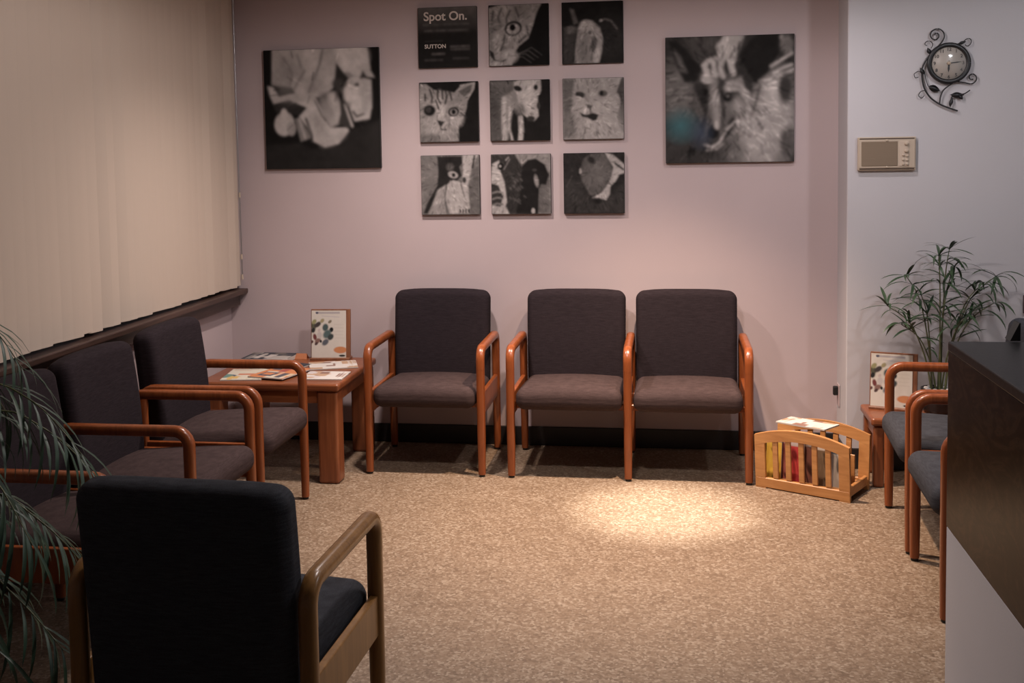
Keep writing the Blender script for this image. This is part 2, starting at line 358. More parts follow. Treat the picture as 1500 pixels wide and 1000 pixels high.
def pic_dog_hand():
    p = Paint(140, .045); p.hairs = 420
    p.poly([(.15, 0), (.42, 0), (.36, .2), (.25, .2)], .075, .05); p.ell(.1, .42, .16, .2, .15, 0, 1.0)
    p.ell(.55, .78, .26, .3, .17, 0, .9); p.ell(.8, .68, .2, .4, .30, 8, .6); p.ell(.2, .9, .3, .14, .05, 0, .9)
    p.poly([(.03, .03), (.1, .05), (.3, .26), (.2, .38), (.12, .3)], .035, .02); p.poly([(.07, .1), (.13, .17), (.17, .28), (.11, .27)], .11, .03)
    p.poly([(.2, .3), (.34, .26), (.5, .3), (.62, .38), (.6, .6), (.5, .75), (.36, .74), (.28, .55)], .13, .03)
    p.ell(.28, .45, .05, .2, .05, -10, .6); p.ell(.33, .42, .03, .06, .04)
    p.ell(.33, .34, .05, .035, .33, 20, .6); p.ell(.53, .40, .09, .05, .33, -10, .6)
    p.ell(.505, .49, .055, .05, .035, -20, .3); p.ell(.51, .475, .016, .012, .2); p.ell(.56, .46, .03, .02, .04)
    p.ell(.4, .5, .05, .2, .22, -5, .8); p.ell(.5, .6, .06, .1, .16, 0, .8); p.ell(.44, .42, .03, .12, .05, 5, .9); p.ell(.45, .62, .02, .12, .07, 0, .9)
    p.ell(.38, .75, .05, .055, .06, 0, .3); p.ell(.4, .71, .02, .04, .38, 0, .5)
    p.poly([(.36, .84), (.42, .80), (.5, .66), (.54, .62), (.52, .72), (.44, .84)], .05, .02)
    p.line([(.31, .86), (.37, .875), (.42, .84), (.48, .74), (.54, .68)], .014, .38); p.line([(.32, .90), (.4, .89), (.45, .85)], .012, .33)
    p.ell(.62, .42, .05, .1, .28, -25, .5)
    p.poly([(.58, .16), (.66, .04), (.72, 0), (.9, 0), (.88, .15), (.8, .3), (.7, .38), (.62, .32)], .022, .02)
    p.poly([(.6, .22), (.68, .35), (.68, .48), (.63, .46), (.6, .34)], .05, .02); p.line([(.74, .4), (.7, .55), (.66, .66)], .02, .09)
    p.ell(.82, .5, .08, .16, .40, 10, .8); p.ell(.75, .78, .12, .18, .36, 0, .9)
    for L in ([(.84, .3), (.92, .26), (.98, .24)], [(.83, .335), (.92, .31), (.99, .28)], [(.82, .25), (.9, .2), (.98, .15)]): p.line(L, .022, .42)
    p.line([(.9, .02), (.92, .08), (.97, .13)], .03, .3); p.ell(.94, .08, .05, .07, .18, 0, .5)
    p.ell(.93, .42, .05, .12, .06, 0, .6); p.ell(.95, .85, .06, .12, .10, 0, .6)
    p.poly([(.40, .08), (.46, 0), (.62, 0), (.58, .1), (.54, .22), (.42, .2)], .40, .02)
    for L in ([(.35, .19), (.305, .23), (.33, .29)], [(.39, .18), (.375, .24), (.395, .305)], [(.445, .18), (.43, .25), (.45, .32)], [(.51, .18), (.515, .24), (.53, .30)]):
        p.line(L, .045, .42, .012)
    p.line([(.4, .2), (.41, .28)], .012, .08); p.line([(.475, .2), (.485, .29)], .014, .05); p.line([(.35, .22), (.355, .28)], .015, .06)
    p.line([(.58, .05), (.56, .15)], .015, .1)
    p.ell(.50, .485, .045, .032, .012, -15, .3); p.ell(.49, .475, .010, .008, .32); p.line([(.44, .50), (.48, .455), (.55, .45), (.60, .50)], .018, .03, .02); p.ell(.53, .40, .07, .025, .34, -8, .7)
    p.ell(.31, .44, .03, .035, .012, 0, .4); p.ell(.335, .345, .045, .022, .32, 15, .7); p.line([(.43, .34), (.44, .5), (.42, .64)], .02, .06, .03)
    p.ell(.40, .56, .028, .13, .30, -3, .8); p.ell(.375, .765, .045, .045, .02, 0, .3); p.ell(.40, .70, .014, .035, .42, 0, .5)
    p.poly([(.45, .80), (.52, .66), (.56, .62), (.55, .70), (.48, .80)], .02, .015); p.line([(.31, .855), (.37, .875), (.43, .83), (.48, .74), (.55, .67)], .014, .42)
    p.ell(.27, .55, .05, .16, .03, -8, .7); p.ell(.58, .58, .05, .10, .28, -15, .9); p.ell(.63, .47, .03, .05, .36, -20, .6); p.line([(.60, .40), (.66, .50)], .014, .38)
    p.poly([(.02, .02), (.10, .04), (.29, .25), (.24, .36), (.15, .36), (.08, .2)], .02, .02); p.poly([(.07, .10), (.12, .16), (.17, .28), (.12, .27)], .13, .03)
    for k in range(9): p.line([(.20+.012*k, .36+.03*k), (.17+.014*k, .44+.03*k)], .012, .14+.01*k, .02, .7)
    for k in range(40):
        x, y = .45+rng.random()*.35, .7+rng.random()*.28; p.line([(x, y), (x+.03, y-.03)], .008, .1+.3*rng.random(), .012, .6)
    p.fur(.14, seed=3).tint(TONE)
    m = np.clip(1-np.hypot((p.X-.12)/.17, (p.Y-.70)/.17), 0, 1); p.put(m, (.06, .15, .17), .9)
    m = np.clip(1-np.hypot((p.X-.28)/.12, (p.Y-.76)/.16), 0, 1); p.put(m, (.05, .07, .11), .7)
    return p
def pic_sign():
    p = Paint(SM, .022); p.hairs = 0; m = np.clip(.45-p.Y, 0, 1)*1.6; p.put(np.clip(m, 0, 1), .16)
    g = np.random.default_rng(4)
    def strokes(x0, x1, y, v):
        x = x0
        while x < x1: wd = .02+.05*g.random(); p.line([(x, y), (min(x+wd, x1), y)], .03, v*(.7+.5*g.random()), .03); x += wd+.025
    strokes(.1, .86, .285, .10); strokes(.12, .84, .385, .10)
    for y in (.655, .70): strokes(.56, .86, y, .11)
    p.line([(.12, .56), (.42, .555)], .01, .07); strokes(.24, .44, .77, .12); strokes(.12, .4, .87, .07); strokes(.6, .85, .85, .06)
    return p.tint(TONE)
def pic_cat_eye():
    p = Paint(SM, .012)
    p.poly([(0, .05), (.2, 0), (.88, 0), (.8, .14), (.74, .34), (.66, .56), (.5, .68), (.42, .8), (.38, 1), (0, 1)], .27, .02)
    p.ell(.1, .45, .14, .3, .17, 10, .8); p.ell(.15, .62, .08, .2, .3, 0, .8); p.ell(.35, .85, .12, .1, .36, 0, .8); p.ell(.55, .12, .2, .12, .21, 0, .9)
    for L in ([(.08, .1), (.06, .25)], [(.22, .06), (.16, .2), (.18, .28)], [(.36, .1), (.3, .22), (.3, .3)], [(.45, .05), (.5, .2)], [(.63, .36), (.66, .5)], [(.5, .62), (.62, .52)]): p.line(L, .03, .07, .03)
    p.ell(.41, .39, .145, .12, .02, -12, .15); p.ell(.41, .40, .11, .09, .30, -12, .2); p.ell(.40, .375, .05, .055, .008, 0, .2); p.ell(.46, .35, .02, .015, .5)
    p.line([(.27, .5), (.25, .62), (.2, .74)], .03, .07, .03); p.poly([(.0, .72), (.08, .78), (.1, .9), (.02, .82)], .03); p.line([(.02, .82), (.09, .9), (.2, .93), (.28, .9)], .02, .05)
    for k in range(4): p.line([(.36+.02*k, .84), (.56+.05*k, .86-.05*k), (.7+.06*k, .96-.04*k)], .008, .16, .012, .7)
    p.ell(.12, .97, .14, .05, .33, 0, .5)
    return p.fur(.16, seed=5).tint(TONE)
def pic_horse():
    p = Paint(SM, .016); p.ell(.8, .6, .25, .4, .03, 0, .8)
    p.poly([(.13, .1), (.2, .12), (.27, .34), (.2, .36)], .10, .03); p.poly([(.02, .4), (.3, .4), (.22, .62), (.22, 1), (.02, 1)], .05, .06); p.ell(.15, .45, .08, .06, .13, 0, .9)
    p.poly([(.27, .42), (.37, .29), (.5, .31), (.62, .42), (.67, .6), (.65, .82), (.6, 1), (.2, 1), (.23, .7)], .26, .03)
    p.ell(.4, .4, .1, .09, .34, 0, .8); p.ell(.35, .75, .1, .22, .2, 0, .9); p.ell(.57, .85, .05, .14, .38, 0, .8)
    p.ell(.46, .5, .03, .03, .1); p.ell(.52, .6, .06, .03, .14, 30, .6); p.ell(.52, .7, .05, .1, .09, 10, .6); p.line([(.5, .75), (.48, .95)], .02, .1, .03)
    p.line([(.62, .32), (.7, .29), (.8, .32), (.9, .45)], .022, .19, .03, .8); p.ell(.64, .31, .025, .02, .4)
    return p.fur(.16, seed=6).tint(TONE)
def pic_kitten():
    p = Paint(SM, .014)
    p.poly([(.02, .02), (.12, .03), (.25, .13), (.45, .15), (.6, .18), (.72, .06), (.95, .02), (.94, .12), (.82, .3), (.8, .45), (.74, .62), (.66, .75), (.66, 1), (0, 1), (0, .1)], .23, .02)
    p.poly([(.66, .16), (.9, .05), (.88, .16), (.76, .26)], .10, .02); p.line([(.7, .07), (.94, .03), (.92, .13), (.82, .3)], .02, .32)
    p.ell(.25, .75, .22, .18, .30, 0, .9); p.ell(.62, .6, .12, .14, .32, 0, .9); p.ell(.35, .45, .08, .25, .32, 0, .9)
    for L in ([(.18, .12), (.22, .25), (.21, .33)], [(.32, .14), (.31, .26), (.36, .36)], [(.45, .14), (.47, .24), (.44, .36)], [(.39, .15), (.4, .28)], [(.28, .3), (.33, .45)], [(.52, .16), (.55, .3)], [(.7, .52), (.8, .6)], [(.1, .2), (.1, .3)]): p.line(L, .028, .035, .02)
    p.ell(.17, .47, .10, .09, .015, 0, .3); p.ell(.15, .46, .05, .05, .05); p.ell(.58, .50, .095, .08, .015, -12, .25); p.ell(.58, .505, .065, .055, .2, 0, .3); p.ell(.58, .5, .035, .04, .008)
    p.ell(.55, .6, .03, .02, .48); p.poly([(.29, .63), (.43, .66), (.37, .74), (.33, .72)], .03, .02); p.line([(.35, .73), (.36, .79), (.45, .79)], .018, .05)
    p.ell(.15, .95, .2, .1, .15, 0, .8)
    return p.fur(.2, seed=7).tint(TONE)
def pic_white_dog():
    p = Paint(SM, .018); p.poly([(0, 0), (.45, 0), (.4, .3), (.2, 1), (0, 1)], .11, .08); p.ell(.08, .55, .1, .4, .07, 0, .9)
    p.poly([(.2, .3), (.42, .15), (.6, .3), (.55, .45), (.38, .5), (.3, .98), (.2, .98)], .22, .04)
    p.line([(.24, .3), (.23, .6), (.24, 1)], .07, .34, .04); p.line([(.33, .45), (.32, .8), (.37, 1)], .04, .34, .03); p.line([(.51, .62), (.52, .85), (.5, 1)], .08, .36, .03)
    p.poly([(.4, .03), (.5, 0), (.85, 0), (.86, .18), (.8, .3), (.81, .6), (.74, .68), (.66, .66), (.55, .56), (.48, .42), (.46, .25), (.4, .15)], .36, .02)
    p.ell(.52, .48, .09, .1, .16, 30, .9); p.ell(.47, .14, .07, .045, .02, 20, .3); p.ell(.77, .13, .035, .045, .02, 0, .3); p.ell(.65, .3, .08, .2, .43, 0, .9)
    p.ell(.83, .28, .02, .03, .02); p.ell(.81, .43, .03, .06, .05); p.ell(.68, .64, .07, .045, .04, 0, .4)
    return p.fur(.08, seed=8).tint(TONE)
def pic_white_cat():
    p = Paint(SM, .30); p.poly([(0, 0), (.2, 0), (.17, .3), (.14, .6), (.2, .85), (0, 1)], .13, .06); p.poly([(.97, .02), (1, 0), (1, .9), (.92, .8), (.88, .65), (.95, .4), (.9, .22)], .06, .02)
    p.poly([(.88, .25), (.96, .02), (1, 0), (1, .3)], .08, .02); p.ell(.6, .6, .3, .3, .36, 0, 1); p.ell(.7, .85, .3, .15, .33, 0, 1); p.ell(.12, .8, .1, .2, .16, 0, 1)
    p.ell(.29, .27, .085, .05, .04, 15, .4); p.ell(.27, .31, .05, .015, .4, 15); p.ell(.66, .255, .075, .05, .10, 0, .4); p.ell(.64, .25, .03, .04, .02)
    p.poly([(.38, .42), (.5, .45), (.45, .5), (.4, .49)], .09, .02); p.line([(.42, .38), (.36, .3)], .02, .2, .03); p.line([(.45, .5), (.46, .58)], .02, .1)
    p.poly([(.28, .56), (.38, .6), (.5, .57), (.59, .6), (.55, .69), (.48, .70), (.4, .64), (.32, .63)], .03, .015); p.ell(.44, .76, .06, .08, .40, 0, .6); p.line([(.36, .8), (.45, .83)], .015, .12)
    p.ell(.38, .53, .03, .06, .42, 0, .5)
    for k in range(10): x = .25+.06*k; p.line([(x, .02), (x+.02, .08)], .012, .2, .02, .6)
    return p.fur(.1, seed=9).tint(TONE)
def pic_patch_dog():
    p = Paint(SM, .16)
    p.poly([(.28, .02), (.7, .02), (.72, .14), (.66, .2), (.7, .35), (.6, .45), (.5, .42), (.42, .55), (.3, .6), (.1, .98), (.03, .98), (.1, .8), (.28, .5), (.3, .25)], .025, .02)
    p.poly([(.28, .58), (.42, .5), (.42, 1), (.12, 1)], .28, .03); p.poly([(.44, .5), (.55, .42), (.66, .45), (.78, .8), (.8, .98), (.48, .98), (.42, .75)], .36, .02)
    p.poly([(.72, 0), (.98, 0), (.86, .25), (.8, .5), (.83, .95), (.76, .95), (.7, .5), (.72, .3)], .36, .02); p.line([(.92, .02), (.88, .22)], .03, .03)
    p.poly([(.9, .2), (1, .2), (1, 1), (.84, 1), (.82, .5)], .12, .03)
    p.ell(.55, .33, .085, .055, .36, 15, .3); p.ell(.56, .335, .03, .035, .02); p.ell(.5, .2, .06, .06, .1, 0, .9)
    p.ell(.74, .42, .03, .05, .05); p.line([(.44, .5), (.4, .7), (.43, .95)], .015, .08); p.line([(.68, .5), (.74, .7)], .015, .1)
    for k in range(4): p.ell(.66+.05*k, .94, .015, .04, .03)
    return p.fur(.12, seed=10).tint(TONE)
def pic_two_dogs():
    p = Paint(SM, .24); p.poly([(.6, .4), (1, .3), (1, 1), (.6, 1)], .13, .06)
    p.poly([(0, 0), (.4, 0), (.55, .25), (.58, .5), (.5, .8), (.4, 1), (0, 1)], .04, .03)
    p.poly([(.02, .16), (.14, .1), (.16, .3), (.22, .45), (.24, .6), (.26, .8), (.2, .95), (.14, .9), (.2, .7), (.12, .52), (0, .48)], .36, .02)
    p.ell(.16, .2, .05, .06, .01); p.ell(.155, .2, .02, .02, .3); p.line([(.25, .1), (.3, .05)], .02, .26); p.line([(.22, .25), (.32, .08)], .015, .2)
    for y in (.62, .72, .82): p.line([(0, y+.03), (.1, y), (.2, y+.02)], .025, .2, .02)
    p.poly([(0, .85), (.25, .88), (.3, 1), (0, 1)], .33, .03)
    p.poly([(.52, .2), (.62, .1), (.75, .08), (.9, .18), (.97, .35), (.92, .52), (.84, .5), (.8, .58), (.78, 1), (.4, 1), (.5, .6)], .02, .02)
    p.ell(.76, .45, .035, .1, .25, -10, .6); p.ell(.73, .27, .04, .02, .06); p.ell(.7, .95, .03, .05, .38)
    for k in range(16): x, y = .3+.25*rng.random(), .3+.5*rng.random(); p.line([(x, y), (x+.03, y+.03)], .02, .13, .02, .7)
    return p.fur(.15, seed=11).tint(TONE)
def pic_brown_dog():
    p = Paint(SM, .03); p.poly([(0, .4), (.3, .5), (.5, .9), (1, .5), (1, 1), (0, 1)], .045, .1)
    p.poly([(.27, .3), (.33, .1), (.45, .02), (.65, 0), (.75, .1), (.82, .3), (.76, .5), (.65, .62), (.5, .72), (.42, .68), (.3, .45)], .10, .03)
    p.ell(.55, .35, .18, .2, .14, 0, .9); p.ell(.46, .12, .07, .05, .03, 40, .7); p.ell(.28, .3, .02, .05, .28)
    p.poly([(.68, 0), (.82, .04), (1, .2), (1, .34), (.92, .36), (.85, .48), (.77, .55), (.76, .68), (.7, .78), (.58, .74), (.47, .74), (.62, .66), (.7, .56), (.78, .42), (.82, .24)], .36, .02)
    p.line([(.85, .18), (.98, .28)], .03, .04); p.ell(.56, .8, .06, .04, .02, 0, .5); p.line([(.05, .55), (.14, .38)], .012, .1, .02)
    return p.fur(.15, seed=12).tint(TONE)

# ------------------------------------------------------------------ the room shell
XL, XR, YN = -2.46, 3.0, -8.0
PX, PY = 0.887, -0.299           # corner of the projecting wall
struct('floor', box(XL-.15, XR, YN, .12, -.06, 0), FLOOR)
struct('ceiling', box(XL-.15, XR, YN, .12, CEIL, CEIL+.08), CEILM)
struct('wall_back', box(XL-.15, PX, 0, .12, 0, CEIL), WALL)
struct('wall_right', box(XR-.1, XR, YN, PY, 0, CEIL), WALL_C)
wc = struct('wall_alcove', box(PX, XR, PY, .12, 0, CEIL, .004, 1), WALL_C)
# left wall with a window opening
WY0, WY1, WZ0, WZ1 = -4.2, -0.10, 0.86, 2.50
bm = bmesh.new()
def addbox(bm, x0, x1, y0, y1, z0, z1):
    g = bmesh.ops.create_cube(bm, size=1)['verts']
    for p in g: p.co = ((x0+x1)/2+p.co.x*(x1-x0), (y0+y1)/2+p.co.y*(y1-y0), (z0+z1)/2+p.co.z*(z1-z0))
addbox(bm, XL-.15, XL, YN, 0, 0, WZ0); addbox(bm, XL-.15, XL, YN, 0, WZ1, CEIL)
addbox(bm, XL-.15, XL, YN, WY0, WZ0, WZ1); addbox(bm, XL-.15, XL, WY1, 0, WZ0, WZ1)
struct('wall_left', bm_mesh(bm, 'wall_left'), WALL_L)
GLASS = mat('window_glass', (0.9, 0.95, 1), 0.02); nodes(GLASS)[2].inputs['Transmission Weight'].default_value = 1
bm = bmesh.new()
for y in (WY0, -2.85, -1.48, WY1-.05): addbox(bm, XL-.1, XL-.05, y, y+.05, WZ0, WZ1)
addbox(bm, XL-.1, XL-.05, WY0, WY1, WZ0, WZ0+.05); addbox(bm, XL-.1, XL-.05, WY0, WY1, WZ1-.05, WZ1)
win = struct('window_1', bm_mesh(bm, 'window_frame'), W_SILL)
for y0, y1 in ((WY0+.05, -2.85), (-2.80, -1.48), (-1.43, WY1-.05)): obj('pane', box(XL-.08, XL-.074, y0, y1, WZ0+.05, WZ1-.05), GLASS, win)
# sill: nosed board over an apron
sill = struct('trim_1', box(XL, -2.352, -4.3, -0.004, .840, .868, .006, 2), W_SILL)
obj('apron', box(XL, -2.395, -4.3, -0.02, .773, .840, .004, 1), W_SILL, sill)
# cove base
struct('baseboard_back', box(XL, PX, -.012, 0, 0, .105, .004, 2), BASE)
struct('baseboard_left', box(XL, XL+.012, YN, -.012, 0, .105, .004, 2), BASE)
struct('baseboard_alcove', box(PX-.012, PX, PY-.012, -.012, 0, .105, .004, 2), BASE)
struct('baseboard_right', box(PX-.012, XR-.1, PY-.012, PY, 0, .105, .004, 2), BASE)

# ------------------------------------------------------------------ ceiling downlights
trim_me = lathe([(.055, -.001), (.085, -.001), (.088, -.006), (.084, -.010), (.058, -.008), (.055, -.001)], 28)
disc_me = lathe([(0.0005, -.004), (.056, -.004)], 28)
EMIT = mat('lamp_lens', (1, .9, .8), 0.4); nodes(EMIT)[2].inputs['Emission Color'].default_value = (1, .86, .7, 1); nodes(EMIT)[2].inputs['Emission Strength'].default_value = 6
names = ['narrow recessed downlight over the bright floor patch', 'recessed downlight left of the narrow spot, near the back wall',
         'recessed downlight right of the narrow spot, near the back wall', 'recessed downlight over the middle of the waiting area',
         'unseen fill downlight added behind the reception counter']
for (x, y, wt, cone, bl, c, rad), lb in zip(LAMPS, names):
    t = thing('ceiling_downlight', lb, 'ceiling light', (x, y, CEIL), 0, 'recessed ceiling downlights')
    obj('trim_ring', trim_me, CREAM, t); obj('lens', disc_me, EMIT, t)
    ld = bpy.data.lights.new('downlight_lamp', 'SPOT'); ld.energy = wt*10; ld.spot_size = math.radians(cone); ld.spot_blend = bl
    ld.color = c; ld.shadow_soft_size = rad
    lo = bpy.data.objects.new('lamp', ld); COL.objects.link(lo); lo.parent = t; lo.location = (0, 0, -.02)
    if cone < 90:
        l2 = ld.copy(); l2.energy = SPILL[0]*10; l2.spot_size = math.radians(SPILL[1]); l2.spot_blend = SPILL[2]; l2.color = SPILL[3]
        lo = bpy.data.objects.new('spill_lamp', l2); COL.objects.link(lo); lo.parent = t; lo.location = (0, 0, -.02)

# ------------------------------------------------------------------ vertical blind
bl = thing('vertical_blind', 'beige vertical blind drawn closed over the window on the left wall', 'blind', (-2.392, 0, 0))
obj('headrail', box(-.03, .03, -4.25, -.03, 2.55, 2.60, .004, 1), CREAM, bl)
def vane_me(wd=.092, z0=.886, z1=2.55, bow=.0022):
    vs, fs = [], []; k = 7
    for s in (0, 1):
        for i in range(k):
            t = -1+2*i/(k-1); d = bow*(1-t*t)+(-.0006 if s else 0)
            for z in (z0, z1): vs.append((d, t*wd/2, z))
    for s in (0, 1):
        for i in range(k-1):
            a = s*2*k+2*i; q = [a, a+2, a+3, a+1]; fs.append(q if s == 0 else q[::-1])
    for i in (0, k-1): a = 2*i; fs.append([a, a+1, a+2*k+1, a+2*k])
    for i in range(k-1):
        a = 2*i; b_ = 2*k+2*i; fs.append([a, b_, b_+2, a+2]); fs.append([a+1, a+3, b_+3, b_+1])
    nv, sp = len(vs), 2*(k-1)
    vs += list(vs); fs = fs[:sp]+[[q+nv for q in f_] for f_ in fs[sp:]]
    me = mesh_of('vane', vs, fs, True)
    for p in me.polygons[2*(k-1):]: p.use_smooth = False
    return me
vm = vane_me(); yv = -.075; rv = random.Random(3)
while yv > -4.2:
    o = obj('vane', vm, BLIND, bl, (rv.uniform(-.001, .001), yv, rv.uniform(-.004, .004)), (0, 0, math.radians(-8.0+(rv.uniform(-2.5, 2.5) if rv.random() > .15 else -13))))
    yv -= .0785
wand = obj('wand', sweep([(.015, -.035, 2.55), (.014, -.032, 1.9), (.016, -.032, 1.40), (.018, -.032, .93)], .0028, sides=8, power=2), STEEL, bl)
for z in (1.40, 1.05, .935): obj('connector', sweep([(.017, -.032, z-.014), (.017, -.032, z+.014)], .0065, sides=8, power=2), CREAM, wand)

# ------------------------------------------------------------------ canvases on the back wall
def canvas(x, z, s, paint, label, group):
    t = thing('canvas_print', label, 'picture', (x+s/2, -.001, z-s/2), 0, group)
    obj('stretcher', box(-s/2, s/2, -.022, 0, -s/2, s/2, .002, 1), CANVAS_SIDE, t)
    obj('print', paint.mesh(s-.003, s-.003), PRINT, t, (0, -.0226, 0)); return t
G = 'small square canvases in the three by three grid'
cs = .326; gx = (-1.328, -.938, -.543); gz = (2.405, 2.002, 1.604)
sg = canvas(gx[0], gz[0], cs, pic_sign(), 'dark canvas printed with pale lettering, top left of the grid', G)
canvas(gx[1], gz[0], cs, pic_cat_eye(), 'canvas of half a tabby cat face with one large eye', G)
canvas(gx[2], gz[0], cs, pic_horse(), 'canvas of a pale long animal head on black, top right of the grid', G)
canvas(gx[0], gz[1], cs, pic_kitten(), 'canvas of a striped kitten with one ear raised', G)
canvas(gx[1], gz[1], cs, pic_white_dog(), 'centre canvas of a white dog looking down', G)
canvas(gx[2], gz[1], cs, pic_white_cat(), 'canvas of a pale cat with its mouth open', G)
canvas(gx[0], gz[2], cs, pic_patch_dog(), 'canvas of a black and white dog seen from below, bottom left of the grid', G)
canvas(gx[1], gz[2], cs, pic_two_dogs(), 'canvas with two dogs side by side, bottom middle of the grid', G)
canvas(gx[2], gz[2], cs, pic_brown_dog(), 'canvas of a bowed dog head with white blaze, bottom right of the grid', G)
G2 = 'large square canvases'
canvas(-2.214, 2.203, .662, pic_man_cat(), 'large canvas of a person in a pale shirt carrying a cat', G2)
canvas(.002, 2.202, .661, pic_dog_hand(), 'large canvas of a shepherd dog with a hand on its head', G2)
obj('lettering', text_mesh('Spot On.', .066, bold=.0012), WHITE, sg, (-.010, -.0235, .112), (PI/2, 0, 0))
obj('lettering', text_mesh('SUTTON', .030, bold=.0006), WHITE, sg, (-.068, -.0235, -.048), (PI/2, 0, 0))

# ------------------------------------------------------------------ armchairs
CW, CD, ARM = .577, .51, .640          # leg spacing across, front to rear, arm centre height
def arm_path():
    r, yf, yr = .055, -CD/2, CD/2; p = [(0, yf, .54), (0, yf, ARM-r)]
    for k in range(1, 7): a = PI/2*k/6; p.append((0, yf+r-r*math.cos(a), ARM-r+r*math.sin(a)))
    for k in range(1, 6): p.append((0, yf+r+(yr-yf-2*r)*k/6, ARM))
    for k in range(0, 7): a = PI/2*k/6; p.append((0, yr-r+r*math.sin(a), ARM-r+r*math.cos(a)))
    p.append((0, yr, .54)); return p
ME_ARM = sweep(arm_path(), .0215, .0205, (1, 0, 0), 14, 2.7, name='armrest')
def leg_me(y, rear):
    if rear: pts = [(0, y+.012, .012), (0, y+.006, .2), (0, y, .42), (0, y, .545)]
    else: pts = [(0, y, .012), (0, y, .2), (0, y, .42), (0, y, .545)]
    return sweep(pts, .0212, .0202, (1, 0, 0), 14, 2.7, name='leg', scale=[.86, .98, 1, 1])
ME_LF, ME_LR = leg_me(-CD/2, False), leg_me(CD/2, True)
ME_GL = lathe([(.0005, 0), (.014, 0), (.015, .006), (.013, .013)], 12)
ME_RAIL = box(-.011, .011, -CD/2+.012, CD/2-.012, .305, .418, .004, 2)
def seat_fn(x, y, z):
    u, v_ = x/.262, y/.27
    k = max(0.0, min(1.0, .5+z/.112)); k = k*k*(3-2*k)
    zz = z+.016*k*(1-u*u)*(1-.5*v_*v_)-(.010*k*v_**4 if y < 0 else 0)
    return (x, y-.025, zz+.384-.018*v_)
def back_fn(x, y, z):
    u, t = x/.262, (z+.270)/.54
    yy = y+.018*(1-u*u)-.012*math.sin(PI*t)*(1 if y < 0 else .3)
    zz = z-.016*u**4*t
    c, s_ = math.cos(math.radians(-5.0)), math.sin(math.radians(-5.0))
    return (x*(1-.012*(1-t)), yy*c-zz*s_+.246, yy*s_+zz*c+.612)
ME_SEAT = rbox(.262, .27, .056, .046, seat_fn, 6, 4, 'seat')
ME_BACK = rbox(.262, .050, .270, .040, back_fn, 8, 4, 'backrest')
ME_CROSS = box(-CW/2+.012, CW/2-.012, -.012, .012, .322, .352, .004, 1)
W_OAK = wood('golden_oak_wood', (0.20, 0.095, 0.026), (0.34, 0.175, 0.055), 0.3)
def make_chair(label, seats, loc, rz, group, fab=FAB, wd=W_CHAIR):
    t = thing('armchair' if seats == 1 else 'two_seat_armchair', label, 'chair', loc, rz, group)
    own = {}
    def wm(me):
        if wd is W_CHAIR: return me
        if me not in own: own[me] = me.copy(); own[me].materials.clear()
        return own[me]
    xs = [CW*(i-seats/2) for i in range(seats+1)]
    for x in xs:
        obj('armrest', wm(ME_ARM), wd, t, (x, 0, 0))
        for me, y in ((ME_LF, -CD/2), (ME_LR, CD/2+.012)):
            g = obj('leg', wm(me), wd, t, (x, 0, 0)); obj('glide', ME_GL, PLASTIC_B, g, (0, y, 0))
        obj('side_rail', wm(ME_RAIL), wd, t, (x, 0, 0))
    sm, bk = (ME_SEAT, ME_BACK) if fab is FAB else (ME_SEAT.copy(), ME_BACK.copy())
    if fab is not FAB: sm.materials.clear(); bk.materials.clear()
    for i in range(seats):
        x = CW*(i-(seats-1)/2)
        obj('seat', sm, FAB_SEAT_LIT if fab is FAB else fab, t, (x, 0, 0)); obj('backrest', bk, fab, t, (x, 0, 0))
        for y in (-.13, .14): obj('cross_rail', wm(ME_CROSS), wd, t, (x, y, 0))
    return t
GC = 'upholstered waiting room armchairs'; cy = -.623+CD/2
make_chair('single dark grey armchair against the back wall beside the magazine table', 1, (-1.2025, cy, 0), 0, GC)
make_chair('dark grey two seat chair with shared middle arm against back wall', 2, (-.187, cy-.002, 0), math.radians(-.3), GC)
lx = -1.686-CD/2
make_chair('single dark grey armchair under the window, nearest the magazine table', 1, (lx, (-1.061-1.640)/2, 0), PI/2, GC)
make_chair('dark grey two seat chair under the window, partly behind the palm', 2, (lx, -2.312, 0), PI/2, GC)
make_chair('dark armchair in the foreground seen from behind', 1, (-1.088, -3.366, 0), PI+math.radians(-2.2), GC, FAB_COOL, W_OAK)
make_chair('blue grey armchair on the right next to the small corner table', 1, (.962+CD/2, -1.215, 0), -PI/2+math.radians(-3.0), GC, FAB_COOL)
make_chair('blue grey armchair on the right half hidden by the reception counter', 1, (.940+CD/2, -1.860, 0), -PI/2+math.radians(-2.2), GC, FAB_COOL)

# ------------------------------------------------------------------ tables
def table(name, label, x0, x1, y0, y1, h, leg, ov=.012):
    t = thing(name, label, 'table', ((x0+x1)/2, (y0+y1)/2, 0)); hx, hy = (x1-x0)/2, (y1-y0)/2
    obj('tabletop', box(-hx, hx, -hy, hy, h-.038, h, .012, 3), W_TABLE, t)
    lm = box(-leg/2, leg/2, -leg/2, leg/2, 0, h-.038, .014, 3)
    lm.materials.append(W_LEG)
    for sx_ in (-1, 1):
        for sy_ in (-1, 1): obj('leg', lm, None, t, (sx_*(hx-leg/2-ov), sy_*(hy-leg/2-ov), 0))
    for s in (-1, 1):
        obj('apron', box(-hx+leg+ov, hx-leg-ov, s*(hy-.035)-.01, s*(hy-.035)+.01, h-.10, h-.038), W_TABLE, t)
        obj('apron', box(s*(hx-.035)-.01, s*(hx-.035)+.01, -hy+leg+ov, hy-leg-ov, h-.10, h-.038), W_TABLE, t)
    return t
W_LEG = wood('cherry_leg_wood', (0.16, 0.045, 0.018), (0.29, 0.095, 0.036), 0.35, (26, 26, 2.2))
table('magazine_table', 'low reddish wood table spread with magazines in the left corner', -2.31, -1.58, -.838, -.12, .50, .105)
